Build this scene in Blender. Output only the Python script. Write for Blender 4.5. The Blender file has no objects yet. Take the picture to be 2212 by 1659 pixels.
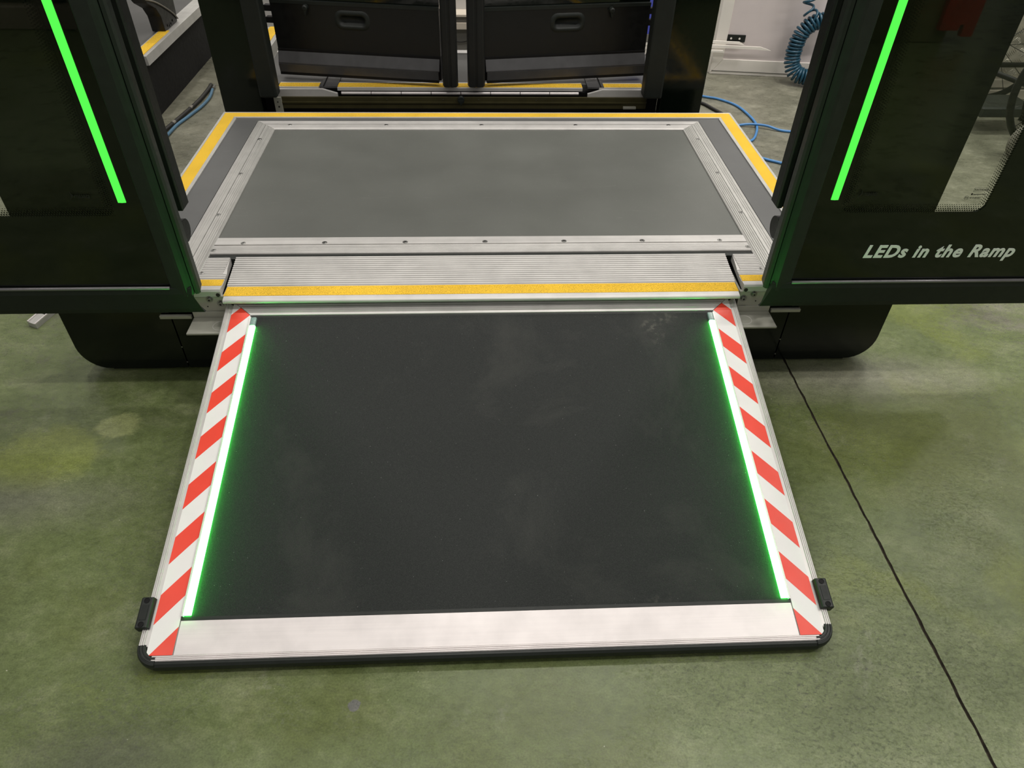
import bpy, bmesh, math, random
from mathutils import Vector, Matrix
random.seed(7)
C = bpy.context.scene.collection
scene = bpy.context.scene

# ------------------------------------------------------------------ camera
cam_d = bpy.data.cameras.new('camera'); cam = bpy.data.objects.new('camera', cam_d); C.objects.link(cam)
cam_d.sensor_width = 36.0; cam_d.sensor_fit = 'HORIZONTAL'; cam_d.lens = 24.995
cam_d.clip_start = 0.05
_m = Matrix(((0.998864297855739, 0.015498988279848348, -0.045054365287536674),
             (-0.04400684070279404, 0.6625587741986328, -0.7477160348044997),
             (0.018262322977118117, 0.748849552376648, 0.6624883662863623))).to_4x4()
_m.translation = Vector((-0.02125627, -2.1519931, 1.35362529))
cam.matrix_world = _m
scene.camera = cam

# ------------------------------------------------------------------ world, lamps, exposure
w = bpy.data.worlds.new('hall_air'); scene.world = w; w.use_nodes = True
w.node_tree.nodes['Background'].inputs[0].default_value = (1.0, 0.965, 0.93, 1)
w.node_tree.nodes['Background'].inputs[1].default_value = 0.35

def lamp(name, x, y, z, sx, sy, power, col=(1.0, 0.955, 0.90)):
    d = bpy.data.lights.new(name, 'AREA'); d.shape = 'RECTANGLE'; d.size = sx; d.size_y = sy
    d.energy = power; d.color = col
    o = bpy.data.objects.new(name, d); C.objects.link(o); o.location = (x, y, z)
    return o
for x in (-3.0, 0.0, 3.0):
    lamp('hall_or_fill_tube', x, -1.75, 5.0, 2.4, 0.12, 36)
for x in (0.97, 1.85, -1.72):
    lamp('hall_bay_lamp', x, 0.85, 5.0, 0.26, 0.26, 52)
lamp('hall_bay_lamp', 4.74, 2.05, 5.0, 0.40, 0.40, 44)
lamp('hall_bay_lamp', 2.89, 2.08, 5.0, 0.40, 0.40, 44)
lamp('hall_or_fill_tube', 3.2, 0.0, 5.0, 2.4, 0.12, 30)  # extra fill tube, added to brighten the tread plate side
lamp('hall_or_fill_tube', 4.4, -1.2, 4.2, 2.4, 0.12, 75)  # fill tube added to light the tread plate and its plinth
lamp('hall_bay_lamp', -4.3, 3.7, 5.0, 0.5, 0.5, 14)
for x in (-1.5, 1.8):
    lamp('hall_or_fill_tube', x, 3.6, 5.0, 2.4, 0.12, 34)
for x in (-2.5, 0.5, 3.5):
    lamp('hall_or_fill_tube', x, 5.9, 4.6, 2.4, 0.12, 46)  # fill tubes added to brighten the back wall mirrored in the trims
for x in (-3.0, 3.0):
    lamp('hall_or_fill_tube', x, -7.0, 5.0, 2.4, 0.12, 8)

vs = scene.view_settings
vs.view_transform = 'Standard'; vs.look = 'None'; vs.gamma = 1.0; vs.use_curve_mapping = False
vs.exposure = -0.07

# ------------------------------------------------------------------ materials
def lin(c):
    return tuple(((v/255)/12.92 if v <= 10.3 else (((v/255)+0.055)/1.055)**2.4) for v in c)
class NT:
    def __init__(s, name):
        s.m = bpy.data.materials.new(name); s.m.use_nodes = True
        s.t = s.m.node_tree; s.b = s.t.nodes['Principled BSDF']; s.o = s.t.nodes['Material Output']
        s.tc = None
    def n(s, kind, **kw):
        n = s.t.nodes.new(kind)
        for k, v in kw.items():
            if k.startswith('i_'):
                k2 = k[2:]; n.inputs[int(k2) if k2.isdigit() else k2.replace('_', ' ')].default_value = v
            else: setattr(n, k, v)
        return n
    def l(s, a, b): s.t.links.new(a, b)
    def co(s, scale=(1, 1, 1), rot=(0, 0, 0)):
        if s.tc is None: s.tc = s.n('ShaderNodeTexCoord')
        mp = s.n('ShaderNodeMapping'); mp.inputs['Scale'].default_value = scale; mp.inputs['Rotation'].default_value = rot
        s.l(s.tc.outputs['Object'], mp.inputs[0]); return mp.outputs[0]
    def noise(s, scale, detail=4, rough=.55, dist=0, vec=None):
        n = s.n('ShaderNodeTexNoise'); n.inputs['Scale'].default_value = scale; n.inputs['Detail'].default_value = detail
        n.inputs['Roughness'].default_value = rough; n.inputs['Distortion'].default_value = dist
        s.l(vec if vec is not None else s.co(), n.inputs['Vector']); return n.outputs['Fac']
    def ramp(s, fac, stops):
        r = s.n('ShaderNodeValToRGB'); e = r.color_ramp.elements
        while len(e) < len(stops): e.new(0.5)
        for el, (p, c) in zip(e, stops):
            el.position = p; el.color = (*(c if isinstance(c, tuple) else (c, c, c)), 1)
        s.l(fac, r.inputs[0]); return r.outputs[0]
    def mix(s, fac, a, b, mode='MIX'):
        n = s.n('ShaderNodeMix', data_type='RGBA', blend_type=mode)
        for i, v in ((0, fac), (6, a), (7, b)):
            if isinstance(v, (int, float)): n.inputs[i].default_value = v
            elif isinstance(v, tuple): n.inputs[i].default_value = (*v, 1)
            else: s.l(v, n.inputs[i])
        return n.outputs[2]
    def math(s, op, a, b=0.0, clamp=False):
        n = s.n('ShaderNodeMath', operation=op, use_clamp=clamp)
        for i, v in ((0, a), (1, b)):
            if isinstance(v, (int, float)): n.inputs[i].default_value = v
            else: s.l(v, n.inputs[i])
        return n.outputs[0]
    def bump(s, h, strength=.3, dist=.002):
        n = s.n('ShaderNodeBump'); n.inputs['Strength'].default_value = strength; n.inputs['Distance'].default_value = dist
        s.l(h, n.inputs['Height']); s.l(n.outputs[0], s.b.inputs['Normal'])
    def set(s, **kw):
        for k, v in kw.items(): 
            k = k.replace('_', ' ')
            if isinstance(v, (int, float, tuple)): s.b.inputs[k].default_value = (*v, 1) if isinstance(v, tuple) and len(v) == 3 else v
            else: s.l(v, s.b.inputs[k])

def plain(name, rgb, rough=.5, metal=0., var=.08, nscale=30, spec=.5, bump=0, bscale=300):
    t = NT(name); c = lin(rgb)
    a = tuple(v*(1-var) for v in c); b = tuple(min(1, v*(1+var)) for v in c)
    t.set(Base_Color=t.ramp(t.noise(nscale, 5), [(.3, a), (.7, b)]), Metallic=metal, Specular_IOR_Level=spec)
    t.set(Roughness=t.ramp(t.noise(nscale*2.3, 4), [(.3, max(0, rough-.06)), (.7, min(1, rough+.06))]))
    if bump: t.bump(t.noise(bscale, 3), bump, .001)
    return t.m

def alu(name, rgb, rough, axis, metal=.42, streak=.08):
    t = NT(name); c = lin(rgb)
    sc = [1.5, 1.5, 1.5]; 
    for i in range(3):
        if i != axis: sc[i] = 160
    st = t.noise(1.0, 3, .6, 0, t.co(tuple(sc)))
    base = t.ramp(st, [(.3, tuple(v*(1-streak) for v in c)), (.7, tuple(min(1, v*(1+streak)) for v in c))])
    dirt = t.ramp(t.noise(14, 6), [(.32, .88), (.6, 1.0)])
    t.set(Base_Color=t.mix(1.0, base, dirt, 'MULTIPLY'), Metallic=metal)
    t.set(Roughness=t.ramp(st, [(.3, rough-.05), (.7, rough+.07)]))
    return t.m

def grip(name, rgb):
    t = NT(name); c = lin(rgb)
    f = t.noise(640, 2, .6)
    col = t.ramp(f, [(.32, tuple(v*.42 for v in c)), (.47, c), (.62, tuple(min(1, v*1.35) for v in c))])
    dirt = t.ramp(t.noise(9, 5), [(.3, .86), (.6, 1.0)])
    t.set(Base_Color=t.mix(1.0, col, dirt, 'MULTIPLY'), Roughness=.8, Specular_IOR_Level=.25)
    t.bump(f, .7, .0012)
    return t.m

def deck_mat(name, rgb):
    t = NT(name); c = lin(rgb)
    big = t.ramp(t.noise(2.2, 6, .6), [(.3, tuple(v*.9 for v in c)), (.7, tuple(v*1.1 for v in c))])
    scr = t.noise(3.0, 8, .7, 1.5, t.co((1.2, 9, 1), (0, 0, .5)))
    col = t.mix(t.ramp(scr, [(.63, 0.), (.74, .22)]), big, lin((160, 160, 155)))
    sp = t.noise(260, 1)
    col = t.mix(t.ramp(sp, [(.74, 0.), (.80, .35)]), col, lin((170, 170, 160)))
    t.set(Base_Color=col, Roughness=t.ramp(t.noise(5, 6), [(.3, .42), (.7, .56)]), Specular_IOR_Level=.4)
    t.bump(t.noise(700, 2), .10, .0006)
    return t.m

SPILLS = [(-1.13, -.875, .14, .11, (130, 140, 70), .65, .3), (-.985, -.765, .06, .045, (158, 164, 112), .55, .2),
          (1.11, -.885, .30, .20, (96, 104, 54), .8, .6), (-.268, -1.535, .012, .012, (98, 98, 96), .9, .1), (1.05, -.62, .40, .09, (136, 134, 120), .7, .8),
          (-.70, -1.62, .16, .07, (78, 82, 64), .7, .7), (-1.15, -1.02, .30, .08, (112, 112, 100), .6, .8)]
def floor_mat():
    t = NT('worn_green_floor')
    sep = t.n('ShaderNodeSeparateXYZ'); t.l(t.co(), sep.inputs[0]); X, Y = sep.outputs[0], sep.outputs[1]
    v = t.co((1, 1.5, 1), (0, 0, .6))
    g1 = t.noise(1.25, 14, .72, .2, v); g2 = t.noise(5, 14, .78, .15, v); g3 = t.noise(42, 11, .8, .1, v)
    green = t.ramp(g2, [(.28, lin((77, 88, 50))), (.5, lin((98, 109, 69))), (.72, lin((126, 132, 98)))])
    grey = t.ramp(g2, [(.28, lin((82, 82, 69))), (.5, lin((113, 112, 97))), (.72, lin((146, 144, 128)))])
    # paint survives towards the front of the hall, bare concrete towards the back and right
    cov = t.math('MULTIPLY_ADD', Y, -0.36); cov.node.inputs[2].default_value = 0.09
    cx = t.math('MULTIPLY', t.math('MAXIMUM', t.math('SUBTRACT', X, 1.0), 0.0), -0.18)
    cl = t.math('MULTIPLY', t.math('MAXIMUM', t.math('SUBTRACT', -0.55, X), 0.0), -0.13)
    cov = t.math('MINIMUM', t.math('ADD', t.math('ADD', cov, cx), cl), .30)
    mask = t.math('ADD', t.math('ADD', t.math('MULTIPLY', g1, 1.1), t.math('MULTIPLY', g3, .45)), t.math('SUBTRACT', cov, .30))
    m = t.ramp(mask, [(.43, 0.), (.57, 1.)])
    col = t.mix(m, grey, green)
    # olive and yellowish patches of older paint
    y = t.ramp(t.noise(1.9, 7, .55, .3), [(.58, 0.), (.64, .5)])
    col = t.mix(t.math('MULTIPLY', y, m), col, lin((112, 122, 56)))
    oy = t.ramp(t.noise(1.6, 7, .55, .2, t.co((1, 1, 1), (.3, 0, 1.1))), [(.56, 0.), (.64, .55)])
    col = t.mix(t.math('MULTIPLY', oy, m), col, lin((84, 92, 44)))
    p = t.ramp(t.noise(4.3, 12, .74, .2), [(.60, 0.), (.72, .55)])
    col = t.mix(p, col, lin((150, 150, 134)))
    # old repairs and spills with a shape of their own
    wob = t.noise(13, 10, .8)
    def spill(cx, cy, rx, ry, rgb, k, soft=.25, base=None):
        dx = t.math('MULTIPLY', t.math('SUBTRACT', X, cx), 1/rx); dy = t.math('MULTIPLY', t.math('SUBTRACT', Y, cy), 1/ry)
        d = t.math('SQRT', t.math('ADD', t.math('MULTIPLY', dx, dx), t.math('MULTIPLY', dy, dy)))
        d = t.math('ADD', d, t.math('MULTIPLY', t.math('SUBTRACT', wob, .5), 1.6))
        f = t.ramp(t.math('MULTIPLY', d, .5), [(.5-soft*.5, k), (.5+soft*.25, 0.)])
        return t.mix(f, base, lin(rgb))
    for a in SPILLS: col = spill(*a, base=col)
    # fine mottling all over
    mot = t.ramp(g3, [(.28, .66), (.5, 1.0), (.72, 1.30)])
    col = t.mix(1.0, col, mot, 'MULTIPLY')
    gr = t.ramp(t.noise(260, 4, .7), [(.30, .74), (.5, 1.0), (.70, 1.24)])
    col = t.mix(1.0, col, gr, 'MULTIPLY')
    # small dark scuffs where the paint is chipped, in loose clusters
    ch = t.math('MULTIPLY', t.ramp(t.noise(1.7, 6, .6), [(.44, 0.), (.62, 1.)]), t.ramp(t.noise(95, 10, .85, .1, v), [(.53, 0.), (.59, .9)]))
    col = t.mix(ch, col, lin((74, 77, 66)))
    sc = t.noise(4.0, 9, .75, .8, t.co((1, 26, 1), (0, 0, .7)))
    col = t.mix(t.ramp(sc, [(.66, 0.), (.74, .3)]), col, lin((158, 156, 138)))
    dots = t.noise(130, 1, .5); col = t.mix(t.ramp(dots, [(.80, 0.), (.83, .6)]), col, lin((190, 188, 170)))
    t.set(Base_Color=col, Specular_IOR_Level=.38,
          Roughness=t.math('ADD', t.ramp(g2, [(.28, .23), (.72, .35)]), t.math('MULTIPLY', ch, .3)))
    t.bump(t.math('ADD', g3, t.math('MULTIPLY', ch, -1.2)), .25, .0015)
    return t.m

def mat_mat():
    t = NT('black_grit_mat')
    f = t.noise(750, 3, .75)
    col = t.ramp(f, [(.35, lin((22, 24, 24))), (.6, lin((40, 43, 41))), (.75, lin((62, 64, 61)))])
    wr = t.ramp(t.noise(3.2, 6, .65, .4), [(.52, 0.), (.72, .30)])
    col = t.mix(wr, col, lin((74, 75, 70)))
    du = t.math('MULTIPLY', t.ramp(t.noise(3.1, 4), [(.66, 0.), (.74, .6)]), t.ramp(t.noise(60, 5), [(.5, 0.), (.62, .5)]))
    col = t.mix(du, col, lin((120, 118, 108)))
    sp = t.ramp(t.noise(300, 1), [(.79, 0.), (.82, .8)])
    col = t.mix(sp, col, lin((150, 152, 150)))
    t.set(Base_Color=col, Roughness=.78, Specular_IOR_Level=.35)
    t.bump(f, .6, .001)
    return t.m

def emit(name, rgb, s):
    t = NT(name)
    e = t.n('ShaderNodeEmission'); e.inputs[0].default_value = (*rgb, 1); e.inputs[1].default_value = s
    t.l(e.outputs[0], t.o.inputs[0]); return t.m

def led_mat(name, rgb, s):
    t = NT(name)
    t.set(Base_Color=(.02, .06, .02), Roughness=.35)
    t.b.inputs['Emission Color'].default_value = (*rgb, 1); t.b.inputs['Emission Strength'].default_value = s
    return t.m

def glass_mat(name, tint):
    t = NT(name)
    gl = t.n('ShaderNodeBsdfGlossy'); gl.inputs['Roughness'].default_value = .015; gl.inputs['Color'].default_value = (1, 1, 1, 1)
    tr = t.n('ShaderNodeBsdfTransparent'); tr.inputs['Color'].default_value = (*tint, 1)
    lw = t.n('ShaderNodeLayerWeight')
    fr = t.math('MULTIPLY_ADD', t.math('POWER', lw.outputs['Facing'], 5.0), .96); fr.node.inputs[2].default_value = .03
    mx = t.n('ShaderNodeMixShader'); t.l(fr, mx.inputs[0]); t.l(tr.outputs[0], mx.inputs[1]); t.l(gl.outputs[0], mx.inputs[2])
    t.l(mx.outputs[0], t.o.inputs[0]); return t.m

M = {}
M['floor'] = floor_mat()
M['alu_x'] = alu('brushed_aluminium_along_x', (200, 198, 194), .50, 0, .30)
M['alu_y'] = alu('brushed_aluminium_along_y', (186, 185, 180), .44, 1)
M['alu_pale'] = alu('satin_aluminium_plate', (222, 216, 214), .46, 0, .35, .04)
M['alu_rail'] = alu('satin_aluminium_rail', (210, 208, 204), .44, 1, .4, .05)
M['steel'] = plain('zinc_steel', (176, 176, 164), .42, .45, .06, 18)
M['screw'] = plain('screw_steel', (150, 150, 146), .32, .9, .05)
M['dark_steel'] = plain('dark_steel', (60, 60, 58), .4, .7)
M['deck'] = deck_mat('grey_deck_vinyl', (95, 97, 92))
M['border'] = deck_mat('grey_border_vinyl', (88, 89, 88))
M['rear_deck'] = deck_mat('grey_rear_vinyl', (74, 74, 72))
M['yellow'] = grip('yellow_grip_tape', (222, 180, 54))
M['rubber'] = plain('black_rubber', (25, 30, 26), .5, 0, .2, 40, .4)  # green LED glow is tinted into the rubber's base colour
M['rubber_dull'] = plain('dull_black_rubber', (22, 27, 23), .55, 0, .15, 25, .35)  # carries the same green glow in its base colour
M['seal'] = plain('dark_seal_rubber', (18, 20, 19), .5, 0, .15, 30, .4)
M['gloss'] = plain('gloss_black_panel', (7, 14, 8), .16, 0, .1, 20, .4)  # green cast of the light strips put into the black
M['frit'] = plain('black_glass_border', (5, 11, 6), .06, 0, .05, 20, .5)  # LED green mixed into the black base colour
M['satin_black'] = plain('satin_black_paint', (14, 15, 14), .42, 0, .1, 20, .45)
M['black'] = plain('matt_black', (10, 10, 10), .7, 0, .1, 20, .3)
M['ridge'] = plain('grey_satin_bead', (120, 118, 120), .35, .5, .05)
M['kick'] = plain('grey_black_apron', (76, 76, 77), .40, .2, .1, 22)
M['mat'] = mat_mat()
M['white_tape'] = plain('white_reflective_tape', (232, 232, 228), .4, 0, .02, 20)
M['red_tape'] = plain('red_reflective_tape', (236, 70, 50), .4, 0, .04, 20)
M['ramp_led'] = led_mat('bright_green_led', (.06, 1.0, .09), 38.0)
M['led_end'] = plain('clear_led_end', (120, 150, 140), .25, 0, .2, 200)
M['door_led'] = led_mat('green_door_led', (.085, 1.0, .075), 1.15)
M['white_letter'] = plain('white_vinyl_letters', (228, 234, 226), .45, 0, .01, 20)
M['grey_letter'] = plain('dark_print', (9, 10, 9), .5, 0, .02, 20)
M['glass'] = glass_mat('clear_door_glass', (.90, .93, .89))
M['olive'] = plain('olive_steel_beam', (62, 58, 32), .5, .2, .15, 20)
M['blue_hose'] = plain('blue_hose_plastic', (70, 128, 184), .4, 0, .08, 40)
M['slate_hose'] = plain('slate_blue_hose_plastic', (72, 108, 132), .42, 0, .1, 40)
M['coil'] = plain('teal_coil_plastic', (28, 72, 92), .32, 0, .1, 40)
M['cable'] = plain('black_cable_sheath', (28, 27, 23), .55, 0, .1, 40)
M['white_frame'] = plain('off_white_frame', (242, 237, 228), .5, 0, .05, 6)
M['white_panel'] = plain('grey_white_panel', (224, 214, 212), .5, 0, .06, 5)
M['white_wall'] = plain('white_wall_paint', (205, 203, 200), .7, 0, .05, 4)
M['grey_unit'] = plain('grey_unit_paint', (126, 124, 118), .5, 0, .06, 8)
M['cream'] = plain('cream_plinth', (228, 217, 200), .5, 0, .06, 12)
M['blue_panel'] = plain('violet_blue_panel', (84, 94, 205), .5, 0, .08, 12)
M['tread'] = plain('tread_plate_aluminium', (206, 198, 184), .34, .3, .08, 20)
M['tread_bar'] = plain('polished_tread_bars', (232, 226, 214), .18, .6, .05, 20)
M['chair_black'] = plain('black_chair_enamel', (12, 12, 12), .5, 0, .15, 25, .2)
M['tyre'] = plain('grey_tyre', (118, 114, 104), .65, 0, .1, 25)
M['red_paint'] = plain('worn_red_paint', (150, 34, 20), .5, 0, .2, 14)
M['olive_box'] = plain('olive_cabinet_paint', (92, 96, 58), .55, 0, .1, 8)
M['taupe'] = plain('taupe_cabinet_paint', (126, 116, 100), .55, 0, .1, 8)
M['concrete_dark'] = plain('groove_dirt', (64, 58, 46), .9, 0, .6, 90)

# ------------------------------------------------------------------ mesh helpers
ORG = {}
class MB:
    def __init__(s): s.v = []; s.f = []
    def add(s, vs, fs):
        o = len(s.v); s.v += [tuple(p) for p in vs]; s.f += [tuple(i+o for i in f) for f in fs]; return s
    def box(s, x0, x1, y0, y1, z0, z1):
        return s.add([(x0,y0,z0),(x1,y0,z0),(x1,y1,z0),(x0,y1,z0),(x0,y0,z1),(x1,y0,z1),(x1,y1,z1),(x0,y1,z1)],
                     [(0,3,2,1),(4,5,6,7),(0,1,5,4),(1,2,6,5),(2,3,7,6),(3,0,4,7)])
    def loft(s, A, B, closed=True, caps=True):
        n = len(A); vs = list(A)+list(B)
        fs = [(i, (i+1) % n, n+(i+1) % n, n+i) for i in range(n if closed else n-1)]
        if caps: fs += [tuple(range(n-1, -1, -1)), tuple(range(n, 2*n))]
        return s.add(vs, fs)
    def prism(s, poly, axis, a, b):
        def P(p, t):
            if axis == 0: return (t, p[0], p[1])
            if axis == 1: return (p[0], t, p[1])
            return (p[0], p[1], t)
        return s.loft([P(p, a) for p in poly], [P(p, b) for p in poly])
    def cyl(s, c, axis, r, h, n=12, r2=None):
        r2 = r if r2 is None else r2; A = []; B = []
        for i in range(n):
            a = 2*math.pi*i/n; p, q = math.cos(a), math.sin(a)
            for L, rr, t in ((A, r, 0), (B, r2, h)):
                d = [p*rr, q*rr]
                pt = [0, 0, 0]; k = 0
                for ax in range(3):
                    if ax == axis: pt[ax] = c[ax]+t
                    else: pt[ax] = c[ax]+d[k]; k += 1
                L.append(tuple(pt))
        return s.loft(A, B)
    def ring(s, c, axis, r0, r1, h, n=16):
        """flat ring (washer) of depth h"""
        L = []
        for rr, t in ((r0, 0), (r1, 0), (r1, h), (r0, h)):
            for i in range(n):
                a = 2*math.pi*i/n; d = [math.cos(a)*rr, math.sin(a)*rr]; pt = [0, 0, 0]; k = 0
                for ax in range(3):
                    if ax == axis: pt[ax] = c[ax]+t
                    else: pt[ax] = c[ax]+d[k]; k += 1
                L.append(tuple(pt))
        fs = [(j*n+i, j*n+(i+1) % n, ((j+1) % 4)*n+(i+1) % n, ((j+1) % 4)*n+i) for j in range(4) for i in range(n)]
        return s.add(L, fs)
    def tube(s, pts, r, n=8, closed=False):
        pts = [Vector(p) for p in pts]; m = len(pts); base = len(s.v); rings = []
        up = Vector((0, 0, 1)); prev = None
        for i, p in enumerate(pts):
            if closed: t = pts[(i+1) % m]-pts[i-1]
            else: t = pts[min(i+1, m-1)]-pts[max(i-1, 0)]
            t.normalize()
            if prev is None:
                a = t.cross(up)
                if a.length < 1e-3: a = t.cross(Vector((1, 0, 0)))
            else: a = prev-t*prev.dot(t)
            a.normalize(); prev = a; b = t.cross(a)
            rings.append([p+(a*math.cos(2*math.pi*k/n)+b*math.sin(2*math.pi*k/n))*r for k in range(n)])
        vs = [tuple(q) for R in rings for q in R]; fs = []
        for i in range(m if closed else m-1):
            j = (i+1) % m
            fs += [(i*n+k, i*n+(k+1) % n, j*n+(k+1) % n, j*n+k) for k in range(n)]
        if not closed: fs += [tuple(range(n-1, -1, -1)), tuple((m-1)*n+k for k in range(n))]
        return s.add(vs, fs)
    def build(s, name, mat, parent=None, smooth=False, bevel=0, seg=1, org=None):
        base = Vector((0, 0, 0))
        if parent is not None: base = ORG.get(parent.name, Vector((0, 0, 0)))
        o_ = base if org is None else Vector(org)
        me = bpy.data.meshes.new(name)
        me.from_pydata([tuple(Vector(p)-o_) for p in s.v], [], s.f)
        bm = bmesh.new(); bm.from_mesh(me)
        bmesh.ops.recalc_face_normals(bm, faces=bm.faces)
        if bevel:
            es = [e for e in bm.edges if len(e.link_faces) == 2 and e.calc_face_angle(0) > .5]
            bmesh.ops.bevel(bm, geom=es, offset=bevel, segments=seg, profile=.5, affect='EDGES', clamp_overlap=True)
        bm.to_mesh(me); bm.free()
        if smooth:
            for p in me.polygons: p.use_smooth = True
        me.materials.append(M[mat] if isinstance(mat, str) else mat)
        o = bpy.data.objects.new(name, me); C.objects.link(o)
        if parent is not None: o.parent = parent
        o.location = o_-base
        ORG[o.name] = o_
        return o

def inst(src, name, parent, world):
    o = src.copy(); o.name = name; C.objects.link(o); o.parent = parent
    o.location = Vector(world)-ORG.get(parent.name, Vector((0, 0, 0)))
    ORG[o.name] = Vector(world)
    return o
def thing(name, label, cat, loc=(0, 0, 0), group=None):
    o = bpy.data.objects.new(name, None); C.objects.link(o); o.location = loc; o.empty_display_size = .1
    ORG[o.name] = Vector(loc); o['label'] = label; o['category'] = cat
    if group: o['group'] = group
    return o
def tag(o, label, cat, group=None):
    o['label'] = label; o['category'] = cat
    if group: o['group'] = group
    return o
def structure(o, label=None):
    o['kind'] = 'structure'
    if label: o['label'] = label
    return o

def sweep(mb, prof, f0, f1):
    """closed cross-section prof [(d, w)] carried from f0(d, w) to f1(d, w): mitred extrusion"""
    return mb.loft([f0(d, w_) for d, w_ in prof], [f1(d, w_) for d, w_ in prof])
def ridged(d0, d1, n, base, height, bottom, flat=None):
    """cross-section with n rounded ridges between d0 and d1; flat=(a, b) leaves a smooth land"""
    p = [(d0, bottom)]
    step = (d1-d0)/n
    for i in range(n):
        a = d0+i*step
        p += [(a+step*.06, base), (a+step*.24, base+height), (a+step*.70, base+height), (a+step*.90, base)]
    p += [(d1, bottom)]
    return p
def catmull(pts, k=8):
    P = [Vector(p) for p in pts]; P = [P[0]*2-P[1]]+P+[P[-1]*2-P[-2]]; out = []
    for i in range(1, len(P)-2):
        for j in range(k):
            t = j/k; a, b, c, d = P[i-1:i+3]
            out.append(.5*((2*b)+(c-a)*t+(2*a-5*b+4*c-d)*t*t+(3*b-a-3*c+d)*t**3))
    out.append(P[-2]); return out
def clip_poly(poly, keep):
    """Sutherland-Hodgman against half-planes (a, b, c): a*u+b*v<=c"""
    for a, b, c in keep:
        out = []
        for i in range(len(poly)):
            p, q = poly[i], poly[(i+1) % len(poly)]
            fp, fq = a*p[0]+b*p[1]-c, a*q[0]+b*q[1]-c
            if fp <= 0: out.append(p)
            if fp*fq < 0:
                t = fp/(fp-fq); out.append((p[0]+(q[0]-p[0])*t, p[1]+(q[1]-p[1])*t))
        poly = out
    return poly
def rounded_hole_panel(mb, x0, x1, z0, z1, hx0, hx1, hz0, hz1, r, y0, y1, n=7):
    inn = []; out = []
    for (cx, cz, a0, ox, oz) in ((hx1-r, hz1-r, 0, x1, z1), (hx0+r, hz1-r, 90, x0, z1), (hx0+r, hz0+r, 180, x0, z0), (hx1-r, hz0+r, 270, x1, z0)):
        for i in range(n+1):
            a = math.radians(a0+90*i/n); inn.append((cx+r*math.cos(a), cz+r*math.sin(a))); out.append((ox, oz))
    N = len(inn)
    for y in (y0, y1):
        b = len(mb.v); mb.v += [(p[0], y, p[1]) for p in inn]+[(x1, y, z1), (x0, y, z1), (x0, y, z0), (x1, y, z0)]
        for i in range(N):
            j = (i+1) % N; c1 = N+i//(n+1); c2 = N+j//(n+1)
            mb.f.append((b+i, b+j, b+c1) if c1 == c2 else (b+i, b+j, b+c2, b+c1))
    tot = N+4; b = len(mb.v)-2*tot
    mb.f += [(b+i, b+(i+1) % N, b+tot+(i+1) % N, b+tot+i) for i in range(N)]
    mb.f += [(b+N+i, b+N+(i+1) % 4, b+tot+N+(i+1) % 4, b+tot+N+i) for i in range(4)]
    return mb
def text_mesh(name, body, size, bold, shear, spacing, depth, mat, parent, place, width=None):
    cu = bpy.data.curves.new(name, 'FONT'); cu.body = body; cu.size = size; cu.offset = bold; cu.shear = shear
    cu.space_character = spacing; cu.extrude = depth; cu.resolution_u = 4
    ob = bpy.data.objects.new('text_source', cu); C.objects.link(ob)
    bpy.context.view_layer.update()
    me = bpy.data.meshes.new_from_object(ob.evaluated_get(bpy.context.evaluated_depsgraph_get())); me.name = name
    bpy.data.objects.remove(ob)
    xs = [v.co.x for v in me.vertices]; mn, mx = min(xs), max(xs)
    k = (width/(mx-mn)) if width else 1.0
    for v in me.vertices: v.co.x = (v.co.x-mn)*k
    me.materials.clear(); me.materials.append(M[mat])
    o = bpy.data.objects.new(name, me); C.objects.link(o); o.parent = parent
    o.location = Vector(place)-ORG[parent.name]; o.rotation_euler = (math.radians(90), 0, 0)
    return o

H = 0.2784      # deck height

# ------------------------------------------------------------------ setting: floor and back wall
gx = [(-9.0, .893)]
ys = [-9.0+i*(7.0/6) for i in range(6)]+[-2.0+i*.02 for i in range(95)]+[-.1+i*1.6 for i in range(6)]
L = []; Rr = []
for y in ys:
    near = y < -.5
    c = .898+random.uniform(-.0012, .0012); wd = .0026+random.uniform(0, .0014)
    L.append((c-wd, y)); Rr.append((c+wd, y))
mb = MB(); n = len(ys)
rows = [[(-9, y, 0) for y in ys], [(p[0], p[1], 0) for p in L], [(p[0]+.0008, p[1], -.006) for p in L],
        [(p[0]-.0008, p[1], -.006) for p in Rr], [(p[0], p[1], 0) for p in Rr], [(9, y, 0) for y in ys]]
fs = []
for r in range(5):
    for i in range(n-1): fs.append((r*n+i, (r+1)*n+i, (r+1)*n+i+1, r*n+i+1))
mb.add([p for r in rows for p in r], fs)
fl = mb.build('floor', 'floor'); fl.data.materials.append(M['concrete_dark'])
for p in fl.data.polygons:
    if all(fl.data.vertices[i].co.z < -.003 or abs(fl.data.vertices[i].co.x) < 1 for i in p.vertices): p.material_index = 1
structure(fl, 'worn green painted concrete floor with a saw-cut joint')
mb = MB(); mb.box(-9, 9, 7.0, 7.15, 0, 6); structure(mb.build('wall_back', 'white_wall'))

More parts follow.
